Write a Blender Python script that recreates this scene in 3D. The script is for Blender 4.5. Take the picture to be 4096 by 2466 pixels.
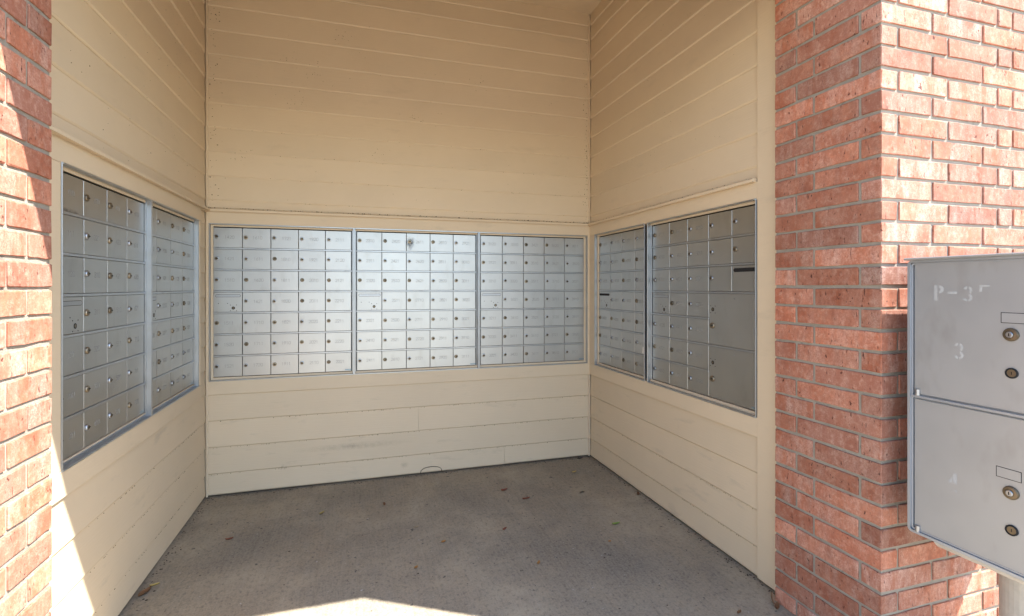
import bpy, math, random
from mathutils import Vector
random.seed(11)
S = 0.128            # one working unit (a mailbox row) in metres
CAMZ = 9.65          # eye height above the floor in units

# ------------------------------------------------------------------ camera, sky, sun, exposure
for o in list(bpy.data.objects): bpy.data.objects.remove(o)
scene = bpy.context.scene
col = scene.collection
cam_d = bpy.data.cameras.new('camera'); cam = bpy.data.objects.new('camera', cam_d); col.objects.link(cam)
cam_d.sensor_width = 36.0; cam_d.lens = 17.645; cam_d.shift_y = -0.0204
cam_d.clip_start = 0.02; cam_d.clip_end = 2000
cam.location = (0, 0, CAMZ*S); cam.rotation_euler = (math.pi/2, 0, -0.2973)
scene.camera = cam

SUN = Vector((1.0, -0.588, 1.56)).normalized()          # towards the sun
w = bpy.data.worlds.new('World'); scene.world = w; w.use_nodes = True
nt = w.node_tree; nt.nodes.clear()
sky = nt.nodes.new('ShaderNodeTexSky'); sky.sky_type = 'NISHITA'; sky.sun_disc = False
sky.sun_elevation = math.asin(SUN.z); sky.sun_rotation = math.atan2(SUN.x, SUN.y)
sky.air_density = 1.0; sky.dust_density = 0.5; sky.ozone_density = 1.0
bg = nt.nodes.new('ShaderNodeBackground'); bg.inputs[1].default_value = 0.15
wo = nt.nodes.new('ShaderNodeOutputWorld')
nt.links.new(sky.outputs[0], bg.inputs[0]); nt.links.new(bg.outputs[0], wo.inputs[0])
sl = bpy.data.lights.new('sun', 'SUN'); sl.energy = 4.8; sl.angle = math.radians(0.53); sl.color = (1.0, 0.965, 0.92)
so = bpy.data.objects.new('sun', sl); col.objects.link(so)
so.rotation_euler = (-SUN).to_track_quat('-Z', 'Y').to_euler(); so.location = (3, -3, 6)
vs = scene.view_settings
vs.view_transform = 'Standard'; vs.look = 'None'; vs.gamma = 1.0; vs.use_curve_mapping = False
vs.exposure = 2.06
scene.render.engine = 'CYCLES'
scene.cycles.max_bounces = 7; scene.cycles.diffuse_bounces = 5; scene.cycles.glossy_bounces = 3

# ------------------------------------------------------------------ material helpers
class MT:
    def __init__(s, name):
        s.m = bpy.data.materials.new(name); s.m.use_nodes = True
        s.t = s.m.node_tree; s.b = s.t.nodes['Principled BSDF']
        s.co = None
    def n(s, typ, **kw):
        x = s.t.nodes.new(typ)
        for k, v in kw.items(): setattr(x, k, v)
        return x
    def l(s, a, b): s.t.links.new(a, b)
    def coords(s, scale=(1, 1, 1), rnd=True, world=False):
        if world:
            g = s.n('ShaderNodeNewGeometry'); src = g.outputs['Position']
        else:
            tc = s.n('ShaderNodeTexCoord'); src = tc.outputs['Object']
            if rnd:
                oi = s.n('ShaderNodeObjectInfo')
                mm = s.n('ShaderNodeVectorMath', operation='SCALE'); mm.inputs[0].default_value = (37.1, 61.7, 23.3)
                s.l(oi.outputs['Random'], mm.inputs['Scale'])
                ad = s.n('ShaderNodeVectorMath', operation='ADD'); s.l(src, ad.inputs[0]); s.l(mm.outputs[0], ad.inputs[1]); src = ad.outputs[0]
        mp = s.n('ShaderNodeMapping'); mp.inputs['Scale'].default_value = scale
        s.l(src, mp.inputs['Vector']); return mp.outputs[0]
    def noise(s, vec, scale, detail=4, rough=0.55, lo=0.35, hi=0.65, dist=0.0):
        nz = s.n('ShaderNodeTexNoise'); nz.inputs['Scale'].default_value = scale; nz.inputs['Detail'].default_value = detail
        nz.inputs['Roughness'].default_value = rough; nz.inputs['Distortion'].default_value = dist
        s.l(vec, nz.inputs['Vector'])
        mr = s.n('ShaderNodeMapRange'); mr.inputs[1].default_value = lo; mr.inputs[2].default_value = hi
        s.l(nz.outputs['Fac'], mr.inputs[0]); return mr.outputs[0]
    def rand(s, lo, hi):
        oi = s.n('ShaderNodeObjectInfo'); mr = s.n('ShaderNodeMapRange'); mr.inputs[3].default_value = lo; mr.inputs[4].default_value = hi
        s.l(oi.outputs['Random'], mr.inputs[0]); return mr.outputs[0]
    def math(s, op, a, b=None):
        x = s.n('ShaderNodeMath', operation=op)
        for i, v in enumerate((a, b)):
            if v is None: continue
            if isinstance(v, (int, float)): x.inputs[i].default_value = v
            else: s.l(v, x.inputs[i])
        return x.outputs[0]
    def mix(s, fac, a, b, blend='MIX'):
        x = s.n('ShaderNodeMix', data_type='RGBA', blend_type=blend)
        for sock, v in ((x.inputs['Factor'], fac), (x.inputs['A'], a), (x.inputs['B'], b)):
            if isinstance(v, (int, float)): sock.default_value = v
            elif isinstance(v, tuple): sock.default_value = (v[0], v[1], v[2], 1)
            else: s.l(v, sock)
        return x.outputs['Result']
    def bright(s, colr, v):
        h = s.n('ShaderNodeHueSaturation')
        s.l(v, h.inputs['Value'])
        if isinstance(colr, tuple): h.inputs['Color'].default_value = (*colr, 1)
        else: s.l(colr, h.inputs['Color'])
        return h.outputs[0]
    def base(s, c):
        if isinstance(c, tuple): s.b.inputs['Base Color'].default_value = (*c, 1)
        else: s.l(c, s.b.inputs['Base Color'])
    def bump(s, h, strength=0.3, dist=0.002):
        b = s.n('ShaderNodeBump'); b.inputs['Strength'].default_value = strength; b.inputs['Distance'].default_value = dist
        s.l(h, b.inputs['Height']); s.l(b.outputs[0], s.b.inputs['Normal'])
    def set(s, rough=None, metal=None, spec=None):
        if rough is not None:
            if isinstance(rough, (int, float)): s.b.inputs['Roughness'].default_value = rough
            else: s.l(rough, s.b.inputs['Roughness'])
        if metal is not None: s.b.inputs['Metallic'].default_value = metal
        if spec is not None: s.b.inputs['Specular IOR Level'].default_value = spec
        return s.m

def mat_paint(name, c, smudge=0.35):
    t = MT(name)
    v = t.coords()
    big = t.noise(v, 2.2, 5, 0.6, 0.3, 0.75)
    smu = t.noise(t.coords((0.6, 0.6, 2.0)), 7.0, 5, 0.62, 0.60, 0.78)
    fine = t.noise(t.coords((9, 9, 160)), 1.0, 1, 0.6, 0.3, 0.7)
    dark = tuple(k*0.86 for k in c)
    a = t.mix(big, c, tuple(k*0.93 for k in c))
    a = t.mix(t.math('MULTIPLY', smu, smudge), a, (0.20, 0.18, 0.155))
    a = t.bright(a, t.rand(0.965, 1.03))
    t.base(a); t.bump(fine, 0.18, 0.0012)
    return t.set(0.62, 0, 0.35)

def mat_brick(name, chalk):
    t = MT(name)
    v = t.coords()
    oi = t.n('ShaderNodeObjectInfo'); R = oi.outputs['Random']
    fr = lambda k: t.math('FRACT', t.math('MULTIPLY', R, k))
    smear = t.noise(t.coords((17, 17, 4.5)), 1.0, 5, 0.68, 0.42, 0.70, 0.3)
    blot = t.noise(t.coords((9, 9, 11)), 1.0, 4, 0.62, 0.36, 0.68)
    grain = t.noise(v, 230, 4, 0.75, 0.33, 0.68)
    mott = t.noise(t.coords((1, 1, 0.8)), 85, 3, 0.7, 0.36, 0.66)
    mott2 = t.noise(v, 52, 4, 0.7, 0.50, 0.70)
    dk = t.noise(t.coords((20, 20, 7)), 1.0, 4, 0.65, 0.52, 0.74)
    red = t.mix(blot, (0.36, 0.100, 0.045), (0.50, 0.180, 0.095))
    red = t.mix(t.math('MULTIPLY', t.math('POWER', fr(7.31), 3.0), 0.75), red, (0.17, 0.065, 0.045))
    red = t.mix(t.math('MULTIPLY', dk, t.math('MULTIPLY', fr(3.77), 0.9)), red, (0.15, 0.048, 0.032))
    gm = t.math('ADD', t.math('MULTIPLY', grain, 0.65), 0.35)
    am = t.math('MULTIPLY', smear, t.math('ADD', t.math('MULTIPLY', fr(13.7), 0.75), 0.2))
    c = t.mix(t.math('MULTIPLY', am, gm), red, (0.66, 0.52, 0.44))
    c = t.mix(t.math('MULTIPLY', t.math('SUBTRACT', 1.0, mott), 0.50), c, (0.20, 0.064, 0.032))
    c = t.mix(t.math('MULTIPLY', mott2, 0.34), c, (0.63, 0.42, 0.31))
    if chalk: c = t.mix(t.math('MULTIPLY', t.math('ADD', t.math('MULTIPLY', blot, 0.5), 0.5), chalk), c, (0.64, 0.48, 0.38))
    c = t.mix(t.math('MULTIPLY', t.math('SUBTRACT', 1.0, grain), 0.34), c, (0.20, 0.062, 0.040))
    pit = t.noise(t.coords((120, 120, 38)), 1.0, 2, 0.6, 0.655, 0.72)
    pit2 = t.noise(t.coords((48, 48, 40)), 1.0, 2, 0.6, 0.71, 0.75)
    p = t.math('MAXIMUM', pit, pit2)
    c = t.mix(t.math('MULTIPLY', p, 0.85), c, (0.07, 0.022, 0.016))
    c = t.bright(c, t.rand(0.84, 1.34))
    t.base(c)
    t.bump(t.math('SUBTRACT', t.math('MULTIPLY', grain, 0.5), p), 0.6, 0.0018)
    return t.set(0.88, 0, 0.25)

def mat_mortar():
    t = MT('mortar_grey')
    v = t.coords(rnd=False)
    a = t.mix(t.noise(v, 14, 4, 0.6, 0.3, 0.7), (0.31, 0.27, 0.215), (0.39, 0.35, 0.285))
    g = t.noise(v, 330, 4, 0.7, 0.3, 0.7)
    a = t.mix(t.math('MULTIPLY', g, 0.3), a, (0.25, 0.23, 0.20))
    a = t.mix(t.math('MULTIPLY', t.noise(v, 26, 4, 0.6, 0.62, 0.74), 0.7), a, (0.17, 0.15, 0.13))
    t.base(a); t.bump(g, 0.7, 0.0025)
    return t.set(0.95, 0, 0.15)

def mat_metal(name, c, rough=0.42, metal=0.85, var=0.06, smudge=0.3):
    t = MT(name)
    v = t.coords()
    br = t.noise(t.coords((30, 30, 500)), 1.0, 2, 0.6, 0.3, 0.7)
    cl = t.noise(v, 7.0, 2, 0.5, 0.35, 0.80)
    a = t.mix(t.math('MULTIPLY', cl, smudge), c, tuple(k*0.70 for k in c))
    st = t.noise(t.coords((1, 1, 0.45)), 14, 3, 0.55, 0.58, 0.85)
    a = t.mix(t.math('MULTIPLY', st, smudge*1.1), a, (c[0]*0.52, c[1]*0.46, c[2]*0.38))
    a = t.bright(a, t.rand(1-var, 1+var*0.6))
    t.base(a)
    t.bump(br, 0.04, 0.0004)
    return t.set(rough, metal, 0.4)

def mat_plain(name, c, rough=0.5, metal=0.0, var=0.0):
    t = MT(name)
    a = t.mix(t.noise(t.coords(), 40, 3, 0.6, 0.3, 0.7), tuple(k*0.85 for k in c), c)
    if var: a = t.bright(a, t.rand(1-var, 1+var))
    t.base(a); return t.set(rough, metal, 0.4)

def mat_concrete():
    t = MT('broomed_concrete')
    v = t.coords(rnd=False)
    broom = t.noise(t.coords((90, 4, 4), rnd=False), 1.0, 5, 0.7, 0.3, 0.7, 0.0)
    gr = t.noise(v, 260, 4, 0.75, 0.3, 0.7)
    big = t.noise(v, 1.5, 6, 0.60, 0.38, 0.64, 0.4)
    mid = t.noise(v, 9.0, 5, 0.6, 0.36, 0.7)
    warm = t.noise(v, 2.7, 4, 0.6, 0.42, 0.68)
    c = t.mix(big, (0.47, 0.385, 0.255), (0.155, 0.13, 0.095))
    c = t.mix(t.math('MULTIPLY', warm, 0.55), c, (0.38, 0.28, 0.16))
    c = t.mix(t.math('MULTIPLY', mid, 0.45), c, (0.135, 0.116, 0.09))
    c = t.mix(t.math('MULTIPLY', broom, 0.38), c, (0.46, 0.405, 0.32))
    c = t.mix(t.math('MULTIPLY', gr, 0.42), c, (0.12, 0.105, 0.082))
    sp = t.noise(v, 105, 3, 0.75, 0.36, 0.64)
    c = t.mix(t.math('MULTIPLY', sp, 0.34), c, (0.50, 0.43, 0.32))
    c = t.mix(t.math('MULTIPLY', t.noise(t.coords((1, 0.7, 1), rnd=False), 62, 3, 0.7, 0.52, 0.70), 0.5), c, (0.10, 0.088, 0.07))
    spot = t.noise(v, 33, 2, 0.5, 0.70, 0.735)
    c = t.mix(t.math('MULTIPLY', spot, 0.75), c, (0.06, 0.055, 0.05))
    wsp = t.noise(t.coords((1, 1.3, 1), rnd=False), 47, 1, 0.5, 0.755, 0.775)
    c = t.mix(t.math('MULTIPLY', wsp, 0.5), c, (0.55, 0.54, 0.51))
    t.base(c)
    t.bump(t.math('ADD', t.math('MULTIPLY', broom, 0.8), gr), 0.5, 0.0018)
    return t.set(0.86, 0, 0.3)

def mat_ground():
    t = MT('pale_pavement')
    v = t.coords(rnd=False)
    c = t.mix(t.noise(v, 0.5, 6, 0.6, 0.35, 0.65), (0.30, 0.27, 0.22), (0.25, 0.22, 0.18))
    c = t.mix(t.math('MULTIPLY', t.noise(v, 90, 3, 0.7, 0.3, 0.7), 0.3), c, (0.2, 0.19, 0.17))
    t.base(c); return t.set(0.9, 0, 0.2)

M = {}
PAINT = (0.642, 0.515, 0.356)
M['paint'] = mat_paint('beige_house_paint', PAINT, 0.13)
M['paint_low'] = mat_paint('scuffed_beige_house_paint', PAINT, 0.30)
M['trim'] = mat_paint('beige_trim_paint', tuple(k*1.02 for k in PAINT), 0.16)
M['brick'] = mat_brick('brick_clay', 0.12); M['mortar'] = mat_mortar()
M['door'] = mat_metal('dull_aluminium_door', (0.44, 0.44, 0.428), 0.42, 1.0, 0.05, 0.25)
M['frame'] = mat_metal('extruded_aluminium_frame', (0.42, 0.435, 0.45), 0.38, 0.9, 0.02, 0.45)
M['locker'] = mat_metal('grey_locker_paint', (0.385, 0.385, 0.385), 0.38, 0.45, 0.03, 0.34)
M['lockframe'] = mat_metal('grey_locker_frame', (0.42, 0.44, 0.47), 0.36, 0.6, 0.02, 0.25)
M['dark'] = mat_plain('dark_cavity', (0.012, 0.012, 0.013), 0.8)
M['brass'] = mat_plain('worn_brass', (0.33, 0.27, 0.19), 0.38, 0.9, 0.15)
M['steel'] = mat_plain('lock_steel', (0.42, 0.43, 0.45), 0.34, 0.95, 0.12)
M['bronze'] = mat_plain('dark_bronze', (0.20, 0.16, 0.11), 0.38, 0.85, 0.15)
M['ink'] = mat_plain('engraved_number', (0.30, 0.30, 0.29), 0.6, 0.2)
M['white'] = mat_plain('faded_white_paint', (0.415, 0.41, 0.40), 0.6)
M['paper'] = mat_plain('off_white_sticker', (0.72, 0.69, 0.63), 0.7)
M['maker'] = mat_plain('grey_blue_sticker', (0.27, 0.34, 0.38), 0.4, 0.3)
M['slotfill'] = mat_metal('slot_cover_plate', (0.40, 0.415, 0.43), 0.45, 0.95, 0.02, 0.15)
M['pan'] = mat_plain('beige_powder_coat', (0.50, 0.46, 0.40), 0.5)
M['speck'] = mat_plain('brown_grime', (0.055, 0.035, 0.022), 0.9, 0, 0.2)
M['concrete'] = mat_concrete(); M['ground'] = mat_ground(); M['bounce'] = mat_plain('bounce_concrete', (0.35, 0.305, 0.24), 0.9)
M['roof'] = mat_plain('roof_shingle', (0.12, 0.11, 0.10), 0.9)
def leafmat(n, c): return mat_plain(n, c, 0.6, 0, 0.1)
LEAF = {'brown': leafmat('leaf_brown', (0.20, 0.10, 0.045)), 'red': leafmat('leaf_red_brown', (0.22, 0.065, 0.035)),
        'orange': leafmat('leaf_orange', (0.40, 0.19, 0.05)), 'yellow': leafmat('leaf_yellow', (0.45, 0.34, 0.11)),
        'green': leafmat('leaf_green', (0.20, 0.28, 0.05)), 'dark': leafmat('leaf_dark', (0.05, 0.04, 0.03)),
        'tan': leafmat('leaf_tan', (0.38, 0.29, 0.17))}

# ------------------------------------------------------------------ mesh helpers (all sizes in working units)
def mk(name, V, F, mats, idx=None, smooth=False):
    me = bpy.data.meshes.new(name)
    me.from_pydata([(a*S, b*S, c*S) for a, b, c in V], [], F)
    for m in (mats if isinstance(mats, (list, tuple)) else [mats]): me.materials.append(m)
    if idx: me.polygons.foreach_set('material_index', idx)
    if smooth: me.polygons.foreach_set('use_smooth', [True]*len(F))
    me.update(); return me
class G:
    """collects simple solids into one mesh"""
    def __init__(s): s.V = []; s.F = []; s.I = []
    def add(s, V, F, mi=0):
        o = len(s.V); s.V += V; s.F += [tuple(i+o for i in f) for f in F]; s.I += [mi]*len(F)
    def box(s, x0, x1, y0, y1, z0, z1, c=0.0, mi=0):
        if c <= 0:
            V = [(x, y, z) for x in (x0, x1) for y in (y0, y1) for z in (z0, z1)]
            s.add(V, [(0, 1, 3, 2), (4, 6, 7, 5), (0, 4, 5, 1), (2, 3, 7, 6), (0, 2, 6, 4), (1, 5, 7, 3)], mi); return
        V = []; id = {}
        for ix, x in enumerate((x0, x1)):
            for iy, y in enumerate((y0, y1)):
                for iz, z in enumerate((z0, z1)):
                    sx, sy, sz = (1-2*ix)*c, (1-2*iy)*c, (1-2*iz)*c
                    for k, p in enumerate(((x, y+sy, z+sz), (x+sx, y, z+sz), (x+sx, y+sy, z))):
                        id[ix, iy, iz, k] = len(V); V.append(p)
        q = lambda *a: tuple(id[t] for t in a)
        F = []
        F.append(q((0,0,0,0),(0,0,1,0),(0,1,1,0),(0,1,0,0))); F.append(q((1,0,0,0),(1,1,0,0),(1,1,1,0),(1,0,1,0)))
        F.append(q((0,0,0,1),(1,0,0,1),(1,0,1,1),(0,0,1,1))); F.append(q((0,1,0,1),(0,1,1,1),(1,1,1,1),(1,1,0,1)))
        F.append(q((0,0,0,2),(0,1,0,2),(1,1,0,2),(1,0,0,2))); F.append(q((0,0,1,2),(1,0,1,2),(1,1,1,2),(0,1,1,2)))
        for a in (0, 1):
            for b in (0, 1):
                F.append(q((a,b,0,0),(a,b,1,0),(a,b,1,1),(a,b,0,1)) if a != b else q((a,b,0,0),(a,b,0,1),(a,b,1,1),(a,b,1,0)))
                F.append(q((a,0,b,0),(a,1,b,0),(a,1,b,2),(a,0,b,2)) if a == b else q((a,0,b,0),(a,0,b,2),(a,1,b,2),(a,1,b,0)))
                F.append(q((0,a,b,1),(1,a,b,1),(1,a,b,2),(0,a,b,2)) if a != b else q((0,a,b,1),(0,a,b,2),(1,a,b,2),(1,a,b,1)))
                for e in (0, 1):
                    t = ((a,b,e,0),(a,b,e,1),(a,b,e,2))
                    F.append(q(*t) if (a+b+e) % 2 == 0 else q(*t[::-1]))
        s.add(V, F, mi)
    def lathe(s, prof, seg=16, axis='y', c=(0, 0, 0), mi=0):
        """prof: list of (r, h) along the axis"""
        V = []; F = []
        for r, h in prof:
            for k in range(seg):
                a = 2*math.pi*k/seg; u, v = r*math.cos(a), r*math.sin(a)
                V.append((c[0]+u, c[1]+h, c[2]+v) if axis == 'y' else (c[0]+u, c[1]+v, c[2]+h))
        for i in range(len(prof)-1):
            for k in range(seg):
                F.append((i*seg+k, i*seg+(k+1) % seg, (i+1)*seg+(k+1) % seg, (i+1)*seg+k))
        F.append(tuple(range(seg))); F.append(tuple((len(prof)-1)*seg+k for k in range(seg))[::-1])
        s.add(V, F, mi)
    def prism(s, poly, x0, x1, mi=0):
        """poly in (y,z), extruded along x"""
        n = len(poly)
        V = [(x0, a, b) for a, b in poly]+[(x1, a, b) for a, b in poly]
        F = [tuple(range(n)), tuple(range(n, 2*n))[::-1]]+[(i, i+n, (i+1) % n+n, (i+1) % n) for i in range(n)]
        s.add(V, F, mi)
    def plate(s, poly, y0, y1, mi=0):
        """poly in (x,z), thickness along y (front y0)"""
        n = len(poly)
        V = [(a, y0, b) for a, b in poly]+[(a, y1, b) for a, b in poly]
        F = [tuple(range(n)), tuple(range(n, 2*n))[::-1]]+[(i, i+n, (i+1) % n+n, (i+1) % n) for i in range(n)]
        s.add(V, F, mi)
    def stroke(s, pts, w, y, mi=0, th=0.003):
        for (a, b), (c, d) in zip(pts[:-1], pts[1:]):
            L = math.hypot(c-a, d-b) or 1e-6; ux, uz = (c-a)/L, (d-b)/L; e = w*0.35
            nx, nz = -uz*w/2, ux*w/2
            P = [(a-ux*e+nx, b-uz*e+nz), (c+ux*e+nx, d+uz*e+nz), (c+ux*e-nx, d+uz*e-nz), (a-ux*e-nx, b-uz*e-nz)]
            s.plate(P, y, y+th, mi)
    def mesh(s, name, mats, smooth=False): return mk(name, s.V, s.F, mats, s.I, smooth)

def put(name, me, parent=None, loc=(0, 0, 0), rz=0.0, **props):
    o = bpy.data.objects.new(name, me); col.objects.link(o)
    o.location = tuple(k*S for k in loc); o.rotation_euler = (0, 0, rz)
    if parent is not None: o.parent = parent
    for k, v in props.items(): o[k] = v
    return o
def thing(name, loc, rz, label, cat, group=None):
    o = put(name, None, None, (loc[0], loc[1], loc[2]+CAMZ), rz, label=label, category=cat); o.empty_display_size = 0.1
    if group: o['group'] = group
    return o
def fix_normals(me):
    import bmesh
    b = bmesh.new(); b.from_mesh(me); bmesh.ops.recalc_face_normals(b, faces=b.faces); b.to_mesh(me); b.free(); return me

FZ = -CAMZ
# ------------------------------------------------------------------ ground and floor
g = G(); g.add([(-900, -900, -0.03), (900, -900, -0.03), (900, 900, -0.03), (-900, 900, -0.03)], [(0, 1, 2, 3)])
put('ground', g.mesh('ground', M['ground']), kind='structure')
g = G(); g.add([(-40, -95, -0.012), (60, -95, -0.012), (60, 8.9, -0.012), (-40, 8.9, -0.012)], [(0, 1, 2, 3)])
put('bounce_slab', g.mesh('bounce_slab', M['bounce']), kind='structure')  # unseen paler slab, added to bounce sunlight up into the alcove
g = G(); g.add([(-40, 8.95, 0), (60, 8.95, 0), (60, 26.6, 0), (-40, 26.6, 0)], [(0, 1, 2, 3)])
put('concrete_floor', g.mesh('concrete_floor', M['concrete']), kind='structure')

# ------------------------------------------------------------------ siding walls
# local frame of a wall: x to the right when facing it, y into the wall, z up from the floor
UP = [3.60, 3.985, 5.10, 6.215, 7.33, 8.445, 9.56, 10.68, 11.80, 12.92, 14.03, 14.86]
TOP = 15.57
LOW = [-6.17, -7.39, -8.61, -9.56]
LAP = 0.07
def board(parent, x0, x1, zb, zt, mat, y=0.0, th=LAP):
    """one lap board: thick lower edge, thin upper edge tucked under the board above"""
    z0, z1 = zb+CAMZ, zt+CAMZ
    g = G(); n = max(2, int((x1-x0)/2.5)); e = 0.012
    rng = random.Random(int(x0*77+zb*131))
    def sec(x):
        j = rng.uniform(-0.008, 0.008); k = rng.uniform(-0.006, 0.006)
        return [(x, y+0.036+k, z0+j), (x, y+k, z0+0.050+j), (x, y+th*0.97, z1), (x, y+th*1.05, z1), (x, y+th*1.05, z0+j)]
    V = []; F = []
    for i in range(n+1): V += sec(x0+(x1-x0)*i/n)
    for i in range(n):
        for k in range(5): F.append((i*5+k, i*5+(k+1) % 5, (i+1)*5+(k+1) % 5, (i+1)*5+k))
    F.append((4, 3, 2, 1, 0)); F.append(tuple(n*5+k for k in range(5)))
    g.add(V, F); me = fix_normals(g.mesh('siding_board', mat))
    return put('siding_board', me, parent)
def trim(parent, x0, x1, z0, z1, y0, y1, name='trim_board', c=0.012, mat='trim'):
    g = G(); g.box(x0, x1, y0, y1, z0+CAMZ, z1+CAMZ, c)
    return put(name, g.mesh(name, M[mat]), parent)

def wall(label, loc, rz, W, panel, up_rng, low_rng, ledge, head_rng, stiles, seams={}, ext=(-0.4, 0.42)):
    t = thing('siding_wall', (loc[0], loc[1], FZ), rz, label, 'wall')
    # sheathing behind the boards with an opening for the mailbox panels
    g = G(); a, b = panel[0]+0.14, panel[1]-0.14
    y0, y1 = 0.10, 0.45
    xa, xb = ext
    g.box(xa, W+xb, y0, y1, 2.80+CAMZ, TOP+CAMZ+0.6); g.box(xa, W+xb, y0, y1, -9.50+CAMZ, -4.18+CAMZ)
    g.box(xa, a, y0, y1, -4.18+CAMZ, 2.80+CAMZ); g.box(b, W+xb, y0, y1, -4.18+CAMZ, 2.80+CAMZ)
    put('sheathing', g.mesh('sheathing', M['paint']), t)
    for i, zb in enumerate(UP):
        zt = (UP[i+1] if i+1 < len(UP) else TOP)+0.10
        board(t, up_rng[0], up_rng[1], zb, zt, M['paint'])
    for i, zb in enumerate(LOW):
        zt = (LOW[i-1] if i else -4.95)+0.10
        cuts = [low_rng[0]]+[k+d for k in seams.get(i, []) for d in (-0.006, 0.006)]+[low_rng[1]]
        for k in range(0, len(cuts), 2): board(t, cuts[k], cuts[k+1], zb, zt, M['paint_low'])
    # ledge with drip edge, head trim, apron trim, stiles
    g = G(); p = [(-0.20, 3.47), (-0.20, 3.56), (-0.17, 3.59), (0.03, 3.63), (0.03, 3.44), (-0.02, 3.44), (-0.03, 3.49)]
    g.prism([(a, b+CAMZ) for a, b in p], ledge[0], ledge[1]); put('ledge', fix_normals(g.mesh('ledge', M['trim'])), t)
    trim(t, head_rng[0], head_rng[1], 2.90, 3.47, -0.035, 0.098)
    trim(t, head_rng[0], head_rng[1], -4.95, -4.30, -0.035, 0.098)
    for a, b in stiles: trim(t, a, b, -4.297, 2.897, -0.034, 0.098)
    return t

XL, XR, YB = -6.65, 12.60, 26.03
wb = wall('beige lap siding wall at the back of the alcove, facing the viewer', (XL, YB), 0, XR-XL,
          (0.12, 19.10), (0.05, 19.2), (0.05, 19.2), (0.0, 19.25), (0.02, 19.23),
          [(0.02, 0.117), (19.107, 19.23)], seams={1: [9.6], 3: [14.2]})
wl = wall('beige lap siding wall on the left with a sunlit lower corner', (XL, 12.45), math.pi/2, YB-12.45,
          (1.80, 12.52), (0.0, 13.5), (0.0, 13.5), (0.0, 13.5), (0.0, 12.72),
          [(0.0, 1.797), (12.523, 12.72)], ext=(-0.5, 0.41))
for k in range(8):
    zb = 3.985-1.117*(k+1)
    board(wl, 12.735, 13.5, max(zb, -4.93), (zb+1.117+0.1) if k else 3.46, M['paint'])
wr = wall('beige lap siding wall on the right ending at a tall trim board', (XR, YB), -math.pi/2, YB-12.42,
          (0.70, 12.59), (0.05, 12.6), (0.05, 12.6), (0.0, 12.55), (0.02, 12.605),
          [(0.02, 0.697)], ext=(-0.41, 0.5))
trim(wr, 12.61, 13.60, -9.56, 15.5, -0.06, 0.10)
# corner beads
for w_, x in ((wb, 0.0), (wb, 19.17)):
    trim(w_, x, x+0.08, -9.6, 3.43, -0.05, 0.03, 'corner_bead'); trim(w_, x, x+0.08, 3.65, 15.55, -0.05, 0.03, 'corner_bead')

# ------------------------------------------------------------------ ceiling, header and roof over the alcove
g = G(); g.box(-8.5, 14.5, 12.3, 27, TOP+CAMZ, TOP+CAMZ+0.4); put('ceiling', g.mesh('ceiling', M['paint']), kind='structure')
HEAD = 9.25
for x0, x1, y0, y1 in ((13.07, 19.4, 12.5, 27), (-12.5, -7.12, 12.6, 27), (-12.5, 19.4, 27.01, 28)):  # unseen solid blocks, added to stop light leaking in behind the walls
    g = G(); g.box(x0, x1, y0, y1, 0.01, 18.4+CAMZ); put('leak_block', g.mesh('leak_block', M['paint']), kind='structure')
g = G(); g.box(-13.0, 19.5, 9.10, 12.35, HEAD+CAMZ, 18.5+CAMZ, 0.02)
put('roof_header', g.mesh('roof_header', M['trim']), kind='structure')
g = G(); g.prism([(8.0, 18.55+CAMZ), (28.0, 18.55+CAMZ), (28.0, 19.0+CAMZ), (8.0, 19.0+CAMZ)], -15, 22)
put('roof', g.mesh('roof', M['roof']), kind='structure')

# ------------------------------------------------------------------ brick pillars
BT = 0.53; JT = 0.082
_brick = {}
def brick_mesh(L, H, v, mat='brick'):
    key = (round(L, 3), round(H, 3), v, mat)
    if key in _brick: return _brick[key]
    rng = random.Random(hash((int(L*1000), v)) & 0xffff); c = 0.016; j = 0.011
    T = BT
    xs = [0, c, L*0.3, L*0.65, L-c, L]
    V = []; F = []
    for i, x in enumerate(xs):
        d = c if i in (0, len(xs)-1) else 0
        sec = [(c+d, 0+d), (T-c-d, 0+d), (T-d, c+d), (T-d, H-c-d), (T-c-d, H-d), (c+d, H-d), (0+d, H-c-d), (0+d, c+d)]
        for (a, b) in sec:
            V.append((x+rng.uniform(-j, j)*0.8, a+rng.uniform(-j, j)*0.45, b+rng.uniform(-j, j)))
    for i in range(len(xs)-1):
        for k in range(8): F.append((i*8+k, i*8+(k+1) % 8, (i+1)*8+(k+1) % 8, (i+1)*8+k))
    F.append(tuple(range(8))[::-1]); F.append(tuple((len(xs)-1)*8+k for k in range(8)))
    g = G(); g.add(V, F); me = fix_normals(g.mesh('brick', M[mat])); _brick[key] = me; return me
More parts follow.
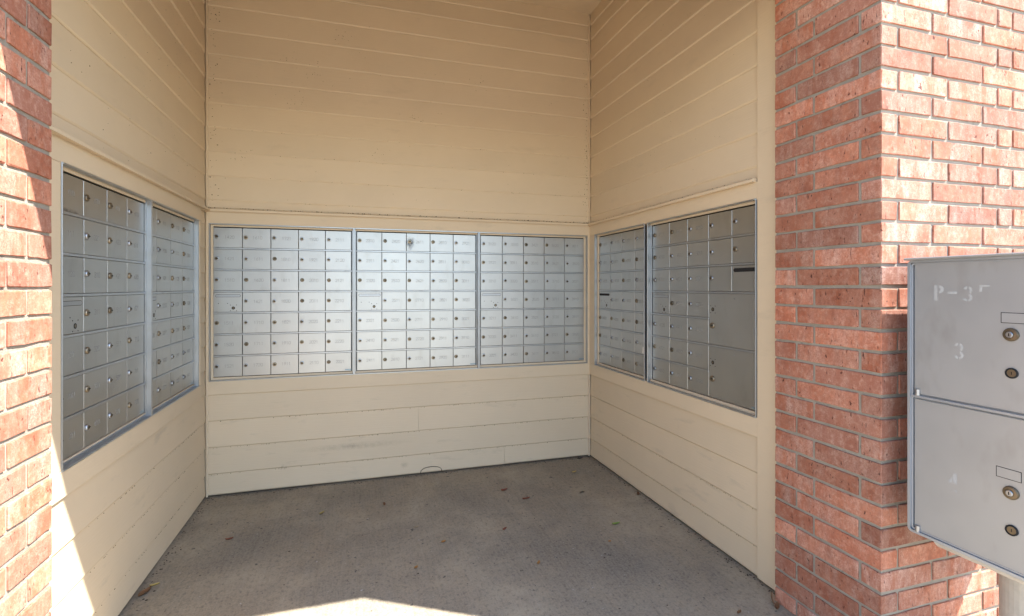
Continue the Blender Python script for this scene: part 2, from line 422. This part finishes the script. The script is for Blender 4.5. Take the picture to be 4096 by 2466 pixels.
def pillar(label, x0, sx, y0, y1, z0, ch, parityA, W, jmax=18):
    """inner face at X=x0, pillar body grows towards sx; y0 front, y1 back end"""
    t = thing('brick_pillar', (x0, y0, FZ), 0, label, 'pillar')
    g = G(); i = 0.038
    xa, xb = sorted((sx*i, sx*W)); g.box(xa, xb, i, y1-y0-0.03, 0.0, HEAD+CAMZ-0.003)
    put('mortar', g.mesh('mortar', M['mortar']), t)
    rng = random.Random(5 if sx > 0 else 9); H = ch-JT; jj = -18; D = y1-y0
    while True:
        zb = z0+jj*ch+CAMZ+JT/2
        if zb+H > HEAD+CAMZ: break
        if zb < 0: zb_, H_ = max(zb, 0.004), H+min(zb, 0)-0.004
        else: zb_, H_ = zb, H
        A = (jj % 2 == parityA)
        runs_y = []; runs_x = []
        if A:
            runs_y = [(BT+JT, D-0.75-JT), (D-0.75, D-0.01)]; x = 0.0
            first = 1.72
        else:
            runs_y = [(0.0, D-1.34-JT), (D-1.34, D-0.01)]; x = BT+JT; first = 1.68
        Ls = [first, 1.80, 1.80, 1.80] if A else [first, 1.82, BT, 1.74, 0.9]
        for L in Ls:
            if x+0.3 > W: break
            L = min(L, W-x); runs_x.append((x, x+L)); x += L+JT
        for a, b in runs_y:                      # bricks lying along the return face
            v = rng.randrange(7); me = brick_mesh(round(b-a, 2), H_, v)
            dx = rng.uniform(-0.006, 0.006); dz = rng.uniform(-0.008, 0.008)
            if sx > 0: put('brick', me, t, (BT+dx, a, zb_+dz), math.pi/2)
            else: put('brick', me, t, (-BT+dx, b, zb_+dz), -math.pi/2)
        for a, b in runs_x:                      # bricks lying along the front face
            v = rng.randrange(7); me = brick_mesh(round(b-a, 2), H_, v)
            dy = rng.uniform(-0.006, 0.006) if a > 0 else 0; dz = rng.uniform(-0.008, 0.008)
            put('brick', me, t, ((a if sx > 0 else -b), dy, zb_+dz), 0)
        jj += 1
    return t
pillar('red brick pillar beside the grey parcel locker, its front face in full sun', 12.25, 1, 9.10, 12.40, 0.008, 0.5395, 0, 7.25)
pillar('red brick pillar at the left edge, crossed by a slanting shadow', -5.97, -1, 9.10, 12.55, -0.03, 0.545, 1, 3.3)

# ------------------------------------------------------------------ wall mailbox panels
DIG = {'0': [[(0, .15), (0, .85), (.15, 1), (.45, 1), (.6, .85), (.6, .15), (.45, 0), (.15, 0), (0, .15)]],
       '1': [[(.12, .8), (.3, 1), (.3, 0)]],
       '2': [[(0, .82), (.15, 1), (.45, 1), (.6, .85), (.6, .65), (0, 0), (.6, 0)]],
       '3': [[(0, .85), (.15, 1), (.45, 1), (.6, .85), (.6, .65), (.42, .53), (.2, .53)], [(.42, .53), (.6, .38), (.6, .15), (.45, 0), (.15, 0), (0, .15)]],
       '4': [[(.45, 0), (.45, 1), (0, .3), (.6, .3)]],
       '5': [[(.58, 1), (.05, 1), (.02, .55), (.4, .6), (.6, .45), (.6, .15), (.45, 0), (.15, 0), (0, .12)]],
       '6': [[(.5, 1), (.1, .6), (0, .3), (.1, .05), (.3, 0), (.5, .05), (.6, .28), (.5, .5), (.3, .56), (.06, .45)]],
       '7': [[(0, 1), (.6, 1), (.2, 0)]],
       '8': [[(.15, .54), (.02, .7), (.02, .86), (.15, 1), (.45, 1), (.58, .86), (.58, .7), (.45, .54), (.15, .54), (0, .38), (0, .14), (.15, 0), (.45, 0), (.6, .14), (.6, .38), (.45, .54)]],
       '9': [[(.54, .55), (.3, .44), (.1, .5), (0, .72), (.1, .95), (.3, 1), (.5, .95), (.6, .7), (.5, .4), (.1, 0)]]}
def number_mesh(txt, h=0.135):
    g = G(); adv = h*0.78; x = -adv*(len(txt)-1)/2-0.3*h
    for ch in txt:
        for st in DIG[ch]: g.stroke([(x+a*h, (b-0.5)*h) for a, b in st], h*0.10, 0.0)
        x += adv
    return g.mesh('number', M['ink'])
def lock_mesh(mat):
    g = G()
    g.lathe([(0.092, 0.0), (0.092, -0.026), (0.084, -0.040), (0.066, -0.043), (0.063, -0.038)], 18, 'y', mi=0)
    g.lathe([(0.062, -0.038), (0.062, -0.046), (0.052, -0.050)], 16, 'y', mi=1)
    g.plate([(-0.010, -0.014), (0.075, -0.011), (0.075, 0.011), (-0.010, 0.014)], -0.0535, -0.049, 2)
    g.lathe([(0.024, -0.0505), (0.024, -0.0525)], 10, 'y', mi=2)
    me = g.mesh('lock', [mat, M['bronze'], M['dark']]); return fix_normals(me)
LOCKS = [lock_mesh(M['brass']), lock_mesh(M['steel']), lock_mesh(M['bronze']), lock_mesh(M['steel'])]
_door = {}
def door_mesh(wd, h):
    k = (round(wd, 3), round(h, 3))
    if k not in _door:
        g = G(); g.box(0, wd, 0, 0.05, 0, h, 0.008); _door[k] = fix_normals(g.mesh('door', M['door']))
    return _door[k]
def stadium(x0, x1, z0, z1, n=6):
    r = (z1-z0)/2; P = []
    for k in range(n+1): a = -math.pi/2+math.pi*k/n; P.append((x1-r+r*math.cos(a), z0+r+r*math.sin(a)))
    for k in range(n+1): a = math.pi/2+math.pi*k/n; P.append((x0+r+r*math.cos(a), z0+r+r*math.sin(a)))
    return P
def hole(g, x, z, r, mi=0, y=-0.003, seg=12): g.lathe([(r, 0.004), (r, y)], seg, 'y', (x, 0, z), mi)

def panel(label, loc, rz, edges, nums, rec, slot='plate', skip=(), parcel=None, maker=True):
    """edges: door column lines from the panel's left outer edge; 7 rows of one unit; loc at the frame's lower left corner"""
    W = edges[-1]+0.125; B = 0.13; H = 7+B+0.13
    t = thing('mailbox_panel', loc, rz, label, 'mailbox panel', 'mailbox panels set into the alcove walls')
    # frame: stepped extrusion around the doors
    g = G(); f0 = -0.055
    g.box(0, 0.055, f0, 0.30, 0, H, 0.008); g.box(W-0.055, W, f0, 0.30, 0, H, 0.008)
    g.box(0.055, W-0.055, f0, 0.30, 0, 0.05, 0.006); g.box(0.055, W-0.055, f0, 0.30, H-0.05, H, 0.006)
    g.box(0.058, 0.100, rec-0.05, 0.30, 0.052, H-0.052, 0.006); g.box(W-0.100, W-0.058, rec-0.05, 0.30, 0.052, H-0.052, 0.006)
    g.box(0.102, W-0.102, rec-0.04, 0.30, 0.052, 0.118, 0.006)
    g.box(0.102, W-0.102, rec-0.004, 0.30, B+7.0, B+7.055, 0.004)
    put('frame', fix_normals(g.mesh('frame', M['frame'])), t)
    g = G(); g.box(0.06, W-0.06, rec+0.07, rec+0.10, 0.06, H-0.06); put('backing', g.mesh('backing', M['dark']), t)
    nr = len(edges)-1
    bars = G()
    for r in range(1, 7):
        z = B+r; x1 = edges[-1]
        if parcel and r in (1, 3): x1 = edges[3]
        if parcel and r == 2: pass
        g = G(); g.box(edges[0]-0.015, x1+0.015, rec-0.028, rec+0.06, z-0.036, z+0.036, 0.008)
        put('divider_bar', fix_normals(g.mesh('divider_bar', M['frame'])), t)
    q = list(nums)
    for c in range(nr):
        for r in range(7):                      # r = 0 is the top row
            if parcel and ((c >= 3 and r >= 3) or (c == 4 and r == 2)): continue
            wd = edges[c+1]-edges[c]-0.022; hd = 1-0.084
            x, z = edges[c]+0.011, B+6-r+0.042
            ya = rec+random.uniform(-0.004, 0.004)
            d = put('door', door_mesh(wd, hd), t, (x, ya, z), random.uniform(-0.003, 0.003))
            if c == 0 and r == 3:
                g = G()
                if slot == 'open': g.plate(stadium(wd*0.06, wd*0.95, hd*0.76, hd*0.89), -0.003, 0.003)
                else:
                    g.plate(stadium(wd*0.06, wd*0.95, hd*0.755, hd*0.895), -0.003, 0.004, 1); g.plate(stadium(wd*0.07, wd*0.94, hd*0.768, hd*0.882), -0.006, 0.003, 2)
                put('mail_slot', fix_normals(g.mesh('mail_slot', [M['dark'], M['speck'], M['slotfill']])), d)
                g = G(); cx, cz = wd*0.69, hd*0.20
                hole(g, cx, cz, 0.072, 0, -0.004, 14); hole(g, cx, cz, 0.045, 1, -0.006)
                for ax, az in ((-.12, .14), (.13, .14), (-.12, -.13), (.13, -.13), (-.24, .22), (-.62, .22)): hole(g, cx+ax, cz+az, 0.018, 0, -0.003, 8)
                put('master_lock', fix_normals(g.mesh('master_lock', [M['dark'], M['bronze']])), d)
                continue
            put('lock', random.choice(LOCKS), d, (0.145+random.uniform(-.012, .012), 0, hd*0.54+random.uniform(-.015, .015)))
            if q:
                put('number', number_mesh(q.pop(0)), d, (wd*0.55+random.uniform(-.03, .03), -0.0032, hd*0.53))
    if parcel:
        wd = edges[5]-edges[4]-0.022; d = put('door', door_mesh(wd, 0.916), t, (edges[4]+0.011, rec, B+4.042))
        g = G(); g.plate(stadium(wd*0.05, wd*0.97, 0.69, 0.83), -0.003, 0.003); put('mail_slot', fix_normals(g.mesh('mail_slot', M['dark'])), d)
        wd = edges[5]-edges[3]-0.022
        for z in (B+2.042, B+0.042):
            d = put('parcel_door', door_mesh(wd, 1.916), t, (edges[3]+0.011, rec, z))
            g = G(); cx, cz = 0.22, 1.32
            hole(g, cx, cz, 0.075, 0, -0.004, 14); hole(g, cx, cz, 0.045, 1, -0.006)
            for ax, az in ((-.12, .13), (.13, .13), (-.12, -.13), (.13, -.13)): hole(g, cx+ax, cz+az, 0.018, 0, -0.003, 8)
            put('master_lock', fix_normals(g.mesh('master_lock', [M['dark'], M['bronze']])), d)
            k = put('lock', LOCKS[0], d, (0.2, 0, 0.71)); k.scale = (1.25, 1.25, 1.25)
            g = G(); g.lathe([(0.028, 0.0), (0.028, -0.01), (0.018, -0.016)], 10, 'y', (1.35, 0, 1.74)); put('rivet', fix_normals(g.mesh('rivet', M['steel'])), d)
    if maker:
        g = G(); g.box(W-0.43, W-0.14, rec-0.007, rec+0.004, B+0.08, B+0.15); put('maker_label', g.mesh('maker_label', M['maker']), t)
    return t

def seq(a):
    b, k = a; out = []
    while True:
        yield '%d%s' % (b, ('10', '11', '20', '21')[k]); k += 1
        if k == 4: b += 1; k = 0
gen = seq((1, 0)); take = lambda n: [next(gen) for _ in range(n)]
ZB = -4.33
def pitch(a, n, p): return [a+i*p for i in range(n+1)]
# left wall, local x = world Y - 14.23 / 19.60
e = pitch(0.125, 4, 1.27)
pl = panel('mailbox panel nearest the left brick pillar, its top left door scuffed dark', (XL, 14.25, ZB), math.pi/2, e, take(27), 0.135, 'plate')
panel('narrow mailbox panel on the left wall next to the back corner', (XL, 19.585, ZB), math.pi/2, [0.125, 0.985, 2.36, 3.68, 5.06], take(27), 0.135, 'plate')
# back wall
panel('leftmost mailbox panel on the back wall, doors 1420 to 2221', (-6.53, YB, ZB), 0, [0.125]+[0.125+1.2165*i for i in range(1, 6)], take(34), 0.16)
pm = panel('middle mailbox panel on the back wall, with a dark smudge on door 2611', (-0.195, YB, ZB), 0, pitch(0.125, 5, 1.2135), take(34), 0.16)
panel('right mailbox panel on the back wall, doors 3120 to 3921', (6.135, YB, ZB), 0, pitch(0.125, 5, 1.213), take(34), 0.16)
# right wall: local x = YB - Y
p1 = panel('four column mailbox panel on the right wall with a white sticker', (XR, 25.33, ZB), -math.pi/2, [0.125, 1.43, 2.65, 3.90, 4.97], take(27), 0.17, 'open')
p2 = panel('mailbox panel with two large parcel doors beside the right trim board', (XR, 20.02, ZB), -math.pi/2, [0.125, 1.41, 2.65, 3.93, 5.18, 6.42], take(20), 0.17, 'plate', parcel=True)
# marks on panels, walls and floor
def mat_stain(name, c, amt):
    t = MT(name); tc = t.n('ShaderNodeTexCoord')
    mp = t.n('ShaderNodeMapping'); mp.inputs['Location'].default_value = (-1, -1, -1); mp.inputs['Scale'].default_value = (2, 2, 2)
    t.l(tc.outputs['Generated'], mp.inputs['Vector'])
    gr = t.n('ShaderNodeTexGradient', gradient_type='SPHERICAL')
    sx = t.n('ShaderNodeSeparateXYZ'); t.l(mp.outputs[0], sx.inputs[0]); cx = t.n('ShaderNodeCombineXYZ')
    t.l(sx.outputs['X'], cx.inputs['X']); t.l(sx.outputs['Z'], cx.inputs['Z']); t.l(cx.outputs[0], gr.inputs['Vector'])
    nz = t.noise(t.coords(), 30, 4, 0.65, 0.25, 0.75)
    t.l(t.math('MULTIPLY', t.math('MULTIPLY', gr.outputs['Fac'], nz), amt), t.b.inputs['Alpha'])
    t.base(c); return t.set(0.8, 0, 0.2)
M['smudge'] = mat_stain('dark_smudge', (0.04, 0.037, 0.033), 0.5)
M['scuff'] = mat_stain('grey_scuff', (0.22, 0.21, 0.20), 0.13)
def smudge(parent, x, z, w_, h_, y, mat='smudge', skew=0.0):
    g = G(); g.plate([(-w_/2, -h_/2), (w_/2, -h_/2), (w_/2+skew, h_/2), (-w_/2+skew, h_/2)], 0.0, 0.002)
    return put('smudge', g.mesh('smudge', M[mat]), parent, (x, y, z))
for args in ((2.72, 6.42, 0.5, 0.75), (2.85, 6.55, 0.3, 0.4)): smudge(pm, args[0], args[1]+0.15, args[2], args[3], 0.147)
smudge(pl, 0.62, 6.20, 1.15, 0.16, 0.118); smudge(pl, 0.22, 6.5, 0.14, 0.6, 0.118); smudge(pl, 2.75, 1.5, 1.1, 0.7, 0.119, 'scuff', 0.3)
for x, z, a, b, k in ((3.1, -8.55, 0.12, 0.34, 0.18), (3.25, -8.62, 0.10, 0.28, 0.15), (6.5, -7.85, 6.0, 0.4, 0.0), (8.9, -9.05, 0.5, 0.4, 0)):
    smudge(wb, x, z+CAMZ, a, b, -0.012, 'scuff', k)
g = G(); arc = [(9.7+0.55*math.cos(math.pi*k/10), 0.06+0.30*math.sin(math.pi*k/10)**0.7) for k in range(11)]
g.stroke(arc, 0.022, 0.0); g.stroke([(a+0.02, b*0.93) for a, b in arc], 0.012, 0.0)
put('patch_outline', g.mesh('patch_outline', M['speck']), wb, (0.55, -0.004, 0.02))
g = G(); g.plate([(4.56, 1.22), (4.93, 1.20), (4.93, 1.49), (4.60, 1.53)], 0.158, 0.163); put('sticker', g.mesh('sticker', M['paper']), p1)

# ------------------------------------------------------------------ parcel locker on a post
lk = thing('parcel_locker', (12.36, 8.57, FZ), -math.pi/2, 'grey metal parcel locker with two doors on a post by the right pillar', 'parcel locker')
LW, LD = 2.95, 4.4; zt, zm, zb = 0.62+CAMZ, -2.53+CAMZ, -5.71+CAMZ
g = G(); g.box(0.03, LW-0.03, 0.10, LD, zb+0.03, zt-0.03, 0.04); put('body', fix_normals(g.mesh('body', M['locker'])), lk)
def ring(x0, x1, z0, z1, wd, y0, y1, r, n=5):
    """rounded rectangular frame with hole"""
    def rr(x0, x1, z0, z1, r):
        P = []
        for cx, cz, a0 in ((x1-r, z0+r, -90), (x1-r, z1-r, 0), (x0+r, z1-r, 90), (x0+r, z0+r, 180)):
            for k in range(n+1): a = math.radians(a0+90*k/n); P.append((cx+r*math.cos(a), cz+r*math.sin(a)))
        return P
    O = rr(x0, x1, z0, z1, r); I = rr(x0+wd, x1-wd, z0+wd, z1-wd, max(r-wd, 0.01)); m = len(O)
    V = [(a, y0, b) for a, b in O]+[(a, y0, b) for a, b in I]+[(a, y1, b) for a, b in O]+[(a, y1, b) for a, b in I]; F = []
    for i in range(m):
        j = (i+1) % m
        F += [(i, j, m+j, m+i), (2*m+i, 3*m+i, 3*m+j, 2*m+j), (i, 2*m+i, 2*m+j, j), (m+i, m+j, 3*m+j, 3*m+i)]
    return V, F
g = G(); g.add(*ring(0, LW, zb, zt, 0.055, 0.0, 0.16, 0.10)); g.add(*ring(0.06, LW-0.06, zb+0.06, zt-0.06, 0.035, 0.045, 0.16, 0.07))
g.box(0.06, LW-0.06, 0.02, 0.16, zm-0.03, zm+0.025, 0.008)
put('front_frame', fix_normals(g.mesh('front_frame', M['lockframe'])), lk)
g = G(); g.box(-0.03, LW+0.03, -0.10, LD+0.05, zt+0.003, zt+0.06, 0.02); put('hood', fix_normals(g.mesh('hood', M['locker'])), lk)
g = G(); g.box(0.28, LW-0.28, 0.30, LD-0.28, zb-0.26, zb+0.02, 0.10); put('bottom_pan', fix_normals(g.mesh('bottom_pan', M['pan'])), lk)
g = G(); g.lathe([(0.62, 0.0), (0.62, zb-0.2)], 40, 'z', (1.45, 1.85, 0)); g.lathe([(1.0, 0.0), (1.0, 0.07)], 32, 'z', (1.45, 1.85, 0))
put('post', fix_normals(g.mesh('post', M['pan'], False)), lk)
def locker_door(z0, z1, wins, lockz, keyz, letters):
    g = G(); g.box(0.115, LW-0.11, 0.055, 0.14, z0, z1, 0.016); d = put('door', fix_normals(g.mesh('door', M['locker'])), lk)
    g = G(); x0, x1, a, b = wins; y = 0.0525
    g.box(x0, x1, y-0.004, y+0.01, a, b, 0.002, 0)
    for bx in ((x0-.012, x1+.012, a-.012, a), (x0-.012, x1+.012, b, b+.012), (x0-.012, x0, a, b), (x1, x1+.012, a, b)): g.box(bx[0], bx[1], y-0.001, y+0.01, bx[2], bx[3], 0, 1)
    put('label_window', fix_normals(g.mesh('label_window', [M['locker'], M['dark']])), d)
    g = G(); c = (1.94, 0.055, lockz)
    g.lathe([(0.132, 0.0), (0.132, -0.03), (0.118, -0.055), (0.07, -0.06), (0.066, -0.05)], 26, 'y', c, 0); g.lathe([(0.060, -0.045), (0.060, -0.075), (0.050, -0.085)], 20, 'y', c, 1)
    g.box(c[0]-0.010, c[0]+0.010, 0.055-0.0865, 0.055-0.08, lockz-0.03, lockz+0.03, 0, 2)
    put('lock', fix_normals(g.mesh('lock', [M['bronze'], M['steel'], M['dark']])), d)
    g = G(); c = (1.95, 0.055, keyz)
    g.lathe([(0.105, 0.0), (0.105, -0.03), (0.09, -0.04), (0.085, -0.02)], 24, 'y', c, 0); g.lathe([(0.075, -0.015), (0.075, -0.022)], 16, 'y', c, 1)
    g.box(c[0]-0.008, c[0]+0.008, 0.055-0.0235, 0.055-0.02, keyz-0.03, keyz+0.03, 0, 2)
    put('key_lock', fix_normals(g.mesh('key_lock', [M['dark'], M['bronze'], M['dark']])), d)
    for zz in ((z0-0.015,) if True else ()):
        g = G(); g.lathe([(0.055, zz-0.01), (0.055, zz+0.13)], 14, 'z', (0.20, 0.045, 0)); put('hinge_pin', fix_normals(g.mesh('hinge_pin', M['steel'])), d)
    for polys in letters:
        g = G()
        for p in polys: g.plate(p, 0.0525, 0.056)
        put('stencil_mark', fix_normals(g.mesh('stencil_mark', M['white'])), d)
    return d
def arcband(cx, cz, r0, r1, a0, a1, sx=1.0, n=8):
    P = [(cx+sx*r1*math.cos(math.radians(a0+(a1-a0)*k/n)), cz+r1*math.sin(math.radians(a0+(a1-a0)*k/n))) for k in range(n+1)]
    P += [(cx+sx*r0*math.cos(math.radians(a1-(a1-a0)*k/n)), cz+r0*math.sin(math.radians(a1-(a1-a0)*k/n))) for k in range(n+1)]
    return P
def rect(a, b, c, d): return [(a, c), (b, c), (b, d), (a, d)]
def three(x, z, h):
    r = h*0.26; return [arcband(x, z+h*0.5+r*0.95, r*0.45, r, -60, 70, 0.95), arcband(x, z+h*0.5+r*0.95, r*0.45, r, 100, 165, 0.95),
                        arcband(x, z+r, r*0.45, r, -80, 75, 1.05), arcband(x, z+r, r*0.45, r, 195, 262, 1.05)]
Z = CAMZ
locker_door(zm+0.05, zt-0.05, (1.78, 2.20, Z-0.71, Z-0.52), Z-0.945, Z-1.71,
            [[rect(0.54, 0.605, Z-0.30, Z+0.045), arcband(0.63, Z-0.05, 0.035, 0.095, -85, 85, 1.1)], [rect(0.81, 0.99, Z-0.15, Z-0.095)],
             three(1.19, Z-0.31, 0.33), [rect(1.40, 1.58, Z+0.01, Z+0.04), rect(1.40, 1.45, Z-0.10, Z+0.0)], three(1.02, Z-1.56, 0.35)])
locker_door(zb+0.07, zm-0.06, (1.70, 2.09, Z-3.83, Z-3.64), Z-4.09, Z-4.83,
            [[[(0.80, Z-4.28), (0.90, Z-4.28), (0.90, Z-4.14)], rect(0.915, 0.985, Z-4.28, Z-4.06), rect(0.93, 0.985, Z-4.46, Z-4.42)]])

# ------------------------------------------------------------------ leaves on the floor
def leaf(kind, x, y, L, rz, label, curl=0.25, wd=0.42, tilt=0.0):
    n = 7; V = []; F = []
    rng = random.Random(int(x*100+y*37))
    for i in range(n+1):
        s = i/n; ww = wd*L*math.sin(math.pi*min(1, s*0.96+0.03))**0.8*(1-0.25*s)*0.5+0.004
        zc = 0.02+curl*L*(abs(s-0.5)**2)*0.9
        for k, f in enumerate((-1, -0.5, 0, 0.5, 1)):
            V.append(((s-0.5)*L, f*ww+rng.uniform(-1, 1)*0.02*L, zc+curl*L*0.30*f*f+rng.uniform(0, 0.02)*L))
    for i in range(n):
        for k in range(4): F.append((i*5+k, (i+1)*5+k, (i+1)*5+k+1, i*5+k+1))
    m = len(V); V += [(a, b, c+0.008) for a, b, c in V]; F2 = [tuple(j+m for j in f[::-1]) for f in F]
    g = G(); g.add(V, F+F2); me = fix_normals(g.mesh('fallen_leaf', LEAF[kind], True))
    o = put('fallen_leaf', me, None, (x, y, 0.012), rz, label=label, category='leaf', group='leaves scattered on the concrete floor')
    if tilt: o.rotation_euler = (0, tilt, rz); o.location.z += 0.5*L*math.sin(abs(tilt))*S
    return o
LV = [
    ('brown', -6.42, 18.5, 0.52, 1.2, 'large brown leaf lying against the foot of the left wall', 0.2, 0.45),
    ('yellow', -6.28, 18.85, 0.28, 0.3, 'small yellow green leaf tip touching the large brown leaf by the left wall', 0.3, 0.4),
    ('red', -4.70, 21.45, 0.26, 0.2, 'red brown leaf alone on the left part of the floor', 0.4, 0.4),
    ('yellow', -1.48, 22.80, 0.30, 0.9, 'pale yellow leaf on the floor below the leftmost back panel', 0.25, 0.45),
    ('brown', 1.10, 22.85, 0.24, 1.7, 'small brown leaf standing up near the middle of the floor', 0.7, 0.5),
    ('orange', 3.08, 18.89, 0.20, 0.5, 'orange leaf near the middle of the floor', 0.2, 0.7),
    ('orange', 1.90, 17.43, 0.18, 0.9, 'small orange leaf just beyond the sunlit tip of floor', 0.2, 0.6),
    ('tan', 2.23, 20.34, 0.22, 0.3, 'pale tan sliver of leaf near the middle of the floor', 0.2, 0.35),
    ('red', 6.60, 22.79, 0.34, 0.3, 'curled red brown leaf farther back, left of two alike', 0.5, 0.45),
    ('red', 7.28, 21.59, 0.36, 0.1, 'long red brown leaf below the right back panel', 0.4, 0.32),
    ('red', 5.56, 19.13, 0.24, 0.6, 'dark red leaf in the open middle right of the floor', 0.5, 0.5),
    ('orange', 6.01, 16.45, 0.24, 1.0, 'orange leaf nearest the viewer in the shaded floor', 0.3, 0.4),
    ('green', 10.01, 18.25, 0.36, 0.1, 'bright green leaf on the right part of the floor', 0.25, 0.4),
    ('yellow', 10.73, 23.99, 0.26, 0.2, 'yellow brown leaf near the back right corner', 0.4, 0.4),
    ('dark', 11.9, 25.8, 0.30, 0.0, 'dark leaf lying against the back wall by the corner', 0.4, 0.4),
    ('brown', 12.42, 20.55, 0.36, 1.1, 'brown leaf at the foot of the right wall', 0.4, 0.4),
    ('brown', 12.05, 12.10, 0.36, 0.7, 'brown leaf on the floor in front of the right pillar base', 0.3, 0.4),
    ('brown', 12.10, 12.34, 0.34, 1.3, 'narrow brown leaf leaning upright against the right pillar base', 0.2, 0.35, -1.1),
    ('dark', 10.03, 21.53, 0.26, 0.1, 'black leaf on the stained floor towards the back right', 0.2, 0.4),
    ('brown', 10.77, 12.22, 0.22, 0.4, 'small brown leaf at the bottom right of the floor', 0.3, 0.4),
    ('orange', 9.10, 17.08, 0.14, 0.4, 'tiny orange leaf in front of the green leaf', 0.2, 0.7)]
for a in LV: leaf(a[0], a[1], a[2], a[3], a[4], a[5], a[6], a[7], a[8] if len(a) > 8 else 0.0)

# ------------------------------------------------------------------ grime flecks on walls and floor
rng = random.Random(3)
g = G()
def fleck(x, y, z, n, s):
    """small irregular lump on a surface; n = 'x+','x-','y','z' facing"""
    k = 5; V = []; ph = rng.random()*6
    for i in range(k):
        a = ph+2*math.pi*i/k; r = s*rng.uniform(0.5, 1.3); u, v = r*math.cos(a), r*math.sin(a)
        V.append({'y': (x+u, y-0.006, z+v), 'x+': (x+0.006, y+u, z+v), 'x-': (x-0.006, y+u, z+v), 'z': (x+u, y+v, z+0.006)}[n])
    V.append({'y': (x, y-0.02, z), 'x+': (x+0.02, y, z), 'x-': (x-0.02, y, z), 'z': (x, y, z+0.02)}[n])
    g.add(V, [(i, (i+1) % k, k) for i in range(k)])
def lapy(z, lev):
    b = max([q for q in lev if q <= z] or [lev[0]]); tt = min([q for q in lev if q > z] or [b+1.2])
    return LAP*(z-b)/(tt-b+0.1)
for i in range(150):                       # corners of the back wall
    x = random.choice((XL+0.13+abs(rng.gauss(0, 0.25)), XR-0.13-abs(rng.gauss(0, 0.12)))); z = rng.uniform(3.8, 14)
    fleck(x, YB+lapy(z, UP), z+CAMZ, 'y', rng.uniform(0.010, 0.028))
for cx, cz in ((-3.2, 10.9), (-3.0, 8.9), (2.8, 8.7), (0.9, 6.7), (-2.0, 10.6), (-0.8, 12.2), (6.3, 10.8), (-5.2, 6.2)):
    for i in range(14):
        x, z = cx+rng.gauss(0, 0.28), cz+rng.gauss(0, 0.22)
        fleck(x, YB+lapy(z, UP), z+CAMZ, 'y', rng.uniform(0.006, 0.020))
for i in range(60):
    x, z = rng.uniform(XL, XR), rng.uniform(3.8, 13)
    fleck(x, YB+lapy(z, UP), z+CAMZ, 'y', rng.uniform(0.006, 0.018))
for i in range(170):                       # dust settled on the ledges
    fleck(rng.uniform(XL+.1, XR-.1), YB+0.0-0.012, 3.625+CAMZ+rng.uniform(0, .03), 'y', rng.uniform(0.008, 0.03))
for i in range(60):
    fleck(XL+0.012, rng.uniform(14, 26), 3.625+CAMZ+rng.uniform(0, .03), 'x+', rng.uniform(0.008, 0.03))
    fleck(XR-0.012, rng.uniform(13.6, 26), 3.625+CAMZ+rng.uniform(0, .03), 'x-', rng.uniform(0.008, 0.026))
for lev in (3.985, 5.1, 6.215, 7.33):
    for i in range(16): fleck(rng.uniform(XL, XR), YB-0.002, lev+CAMZ+rng.uniform(-.02, .03), 'y', rng.uniform(0.010, 0.02))
for zl in LOW[:3]:                         # dirt under the lower laps, thickened to stand in for their shadow lines
    for i in range(90): fleck(rng.uniform(XL+.1, XR-.1), YB-0.004, zl+CAMZ-0.004, 'y', rng.uniform(0.006, 0.022))
    for i in range(70): fleck(XR+0.004, rng.uniform(13.6, 25.9), zl+CAMZ-0.004, 'x-', rng.uniform(0.006, 0.022)) if zl < -6.5 else None
    for i in range(50): fleck(XL-0.004, rng.uniform(15.5, 25.9), zl+CAMZ-0.004, 'x+', rng.uniform(0.006, 0.02))
for i in range(70):
    y, z = rng.uniform(13, 25.9), rng.uniform(3.8, 12)
    fleck(XL-lapy(z, UP), y, z+CAMZ, 'x+', rng.uniform(0.006, 0.02))
    y, z = rng.uniform(13.6, 25.9), rng.uniform(3.8, 12)
    fleck(XR+lapy(z, UP), y, z+CAMZ, 'x-', rng.uniform(0.005, 0.014))
for i in range(460):                       # crumbs along the wall foot and on the floor
    side = rng.random()
    if side < 0.38: x, y = rng.uniform(XL, XR), YB-abs(rng.gauss(0, 0.10))
    elif side < 0.60: x, y = XL+0.05+abs(rng.gauss(0, 0.15)), rng.uniform(16, YB)
    elif side < 0.86: x, y = XR-abs(rng.gauss(0, 0.14)), rng.uniform(12.6, YB)
    else: x, y = rng.uniform(XL, XR), rng.uniform(13, YB)
    fleck(x, y, 0.0, 'z', rng.uniform(0.012, 0.045))
put('grime_flecks', g.mesh('grime_flecks', M['speck']), None, (0, 0, 0), 0, kind='stuff', label='dark flecks of dirt on the siding and the floor', category='dirt')
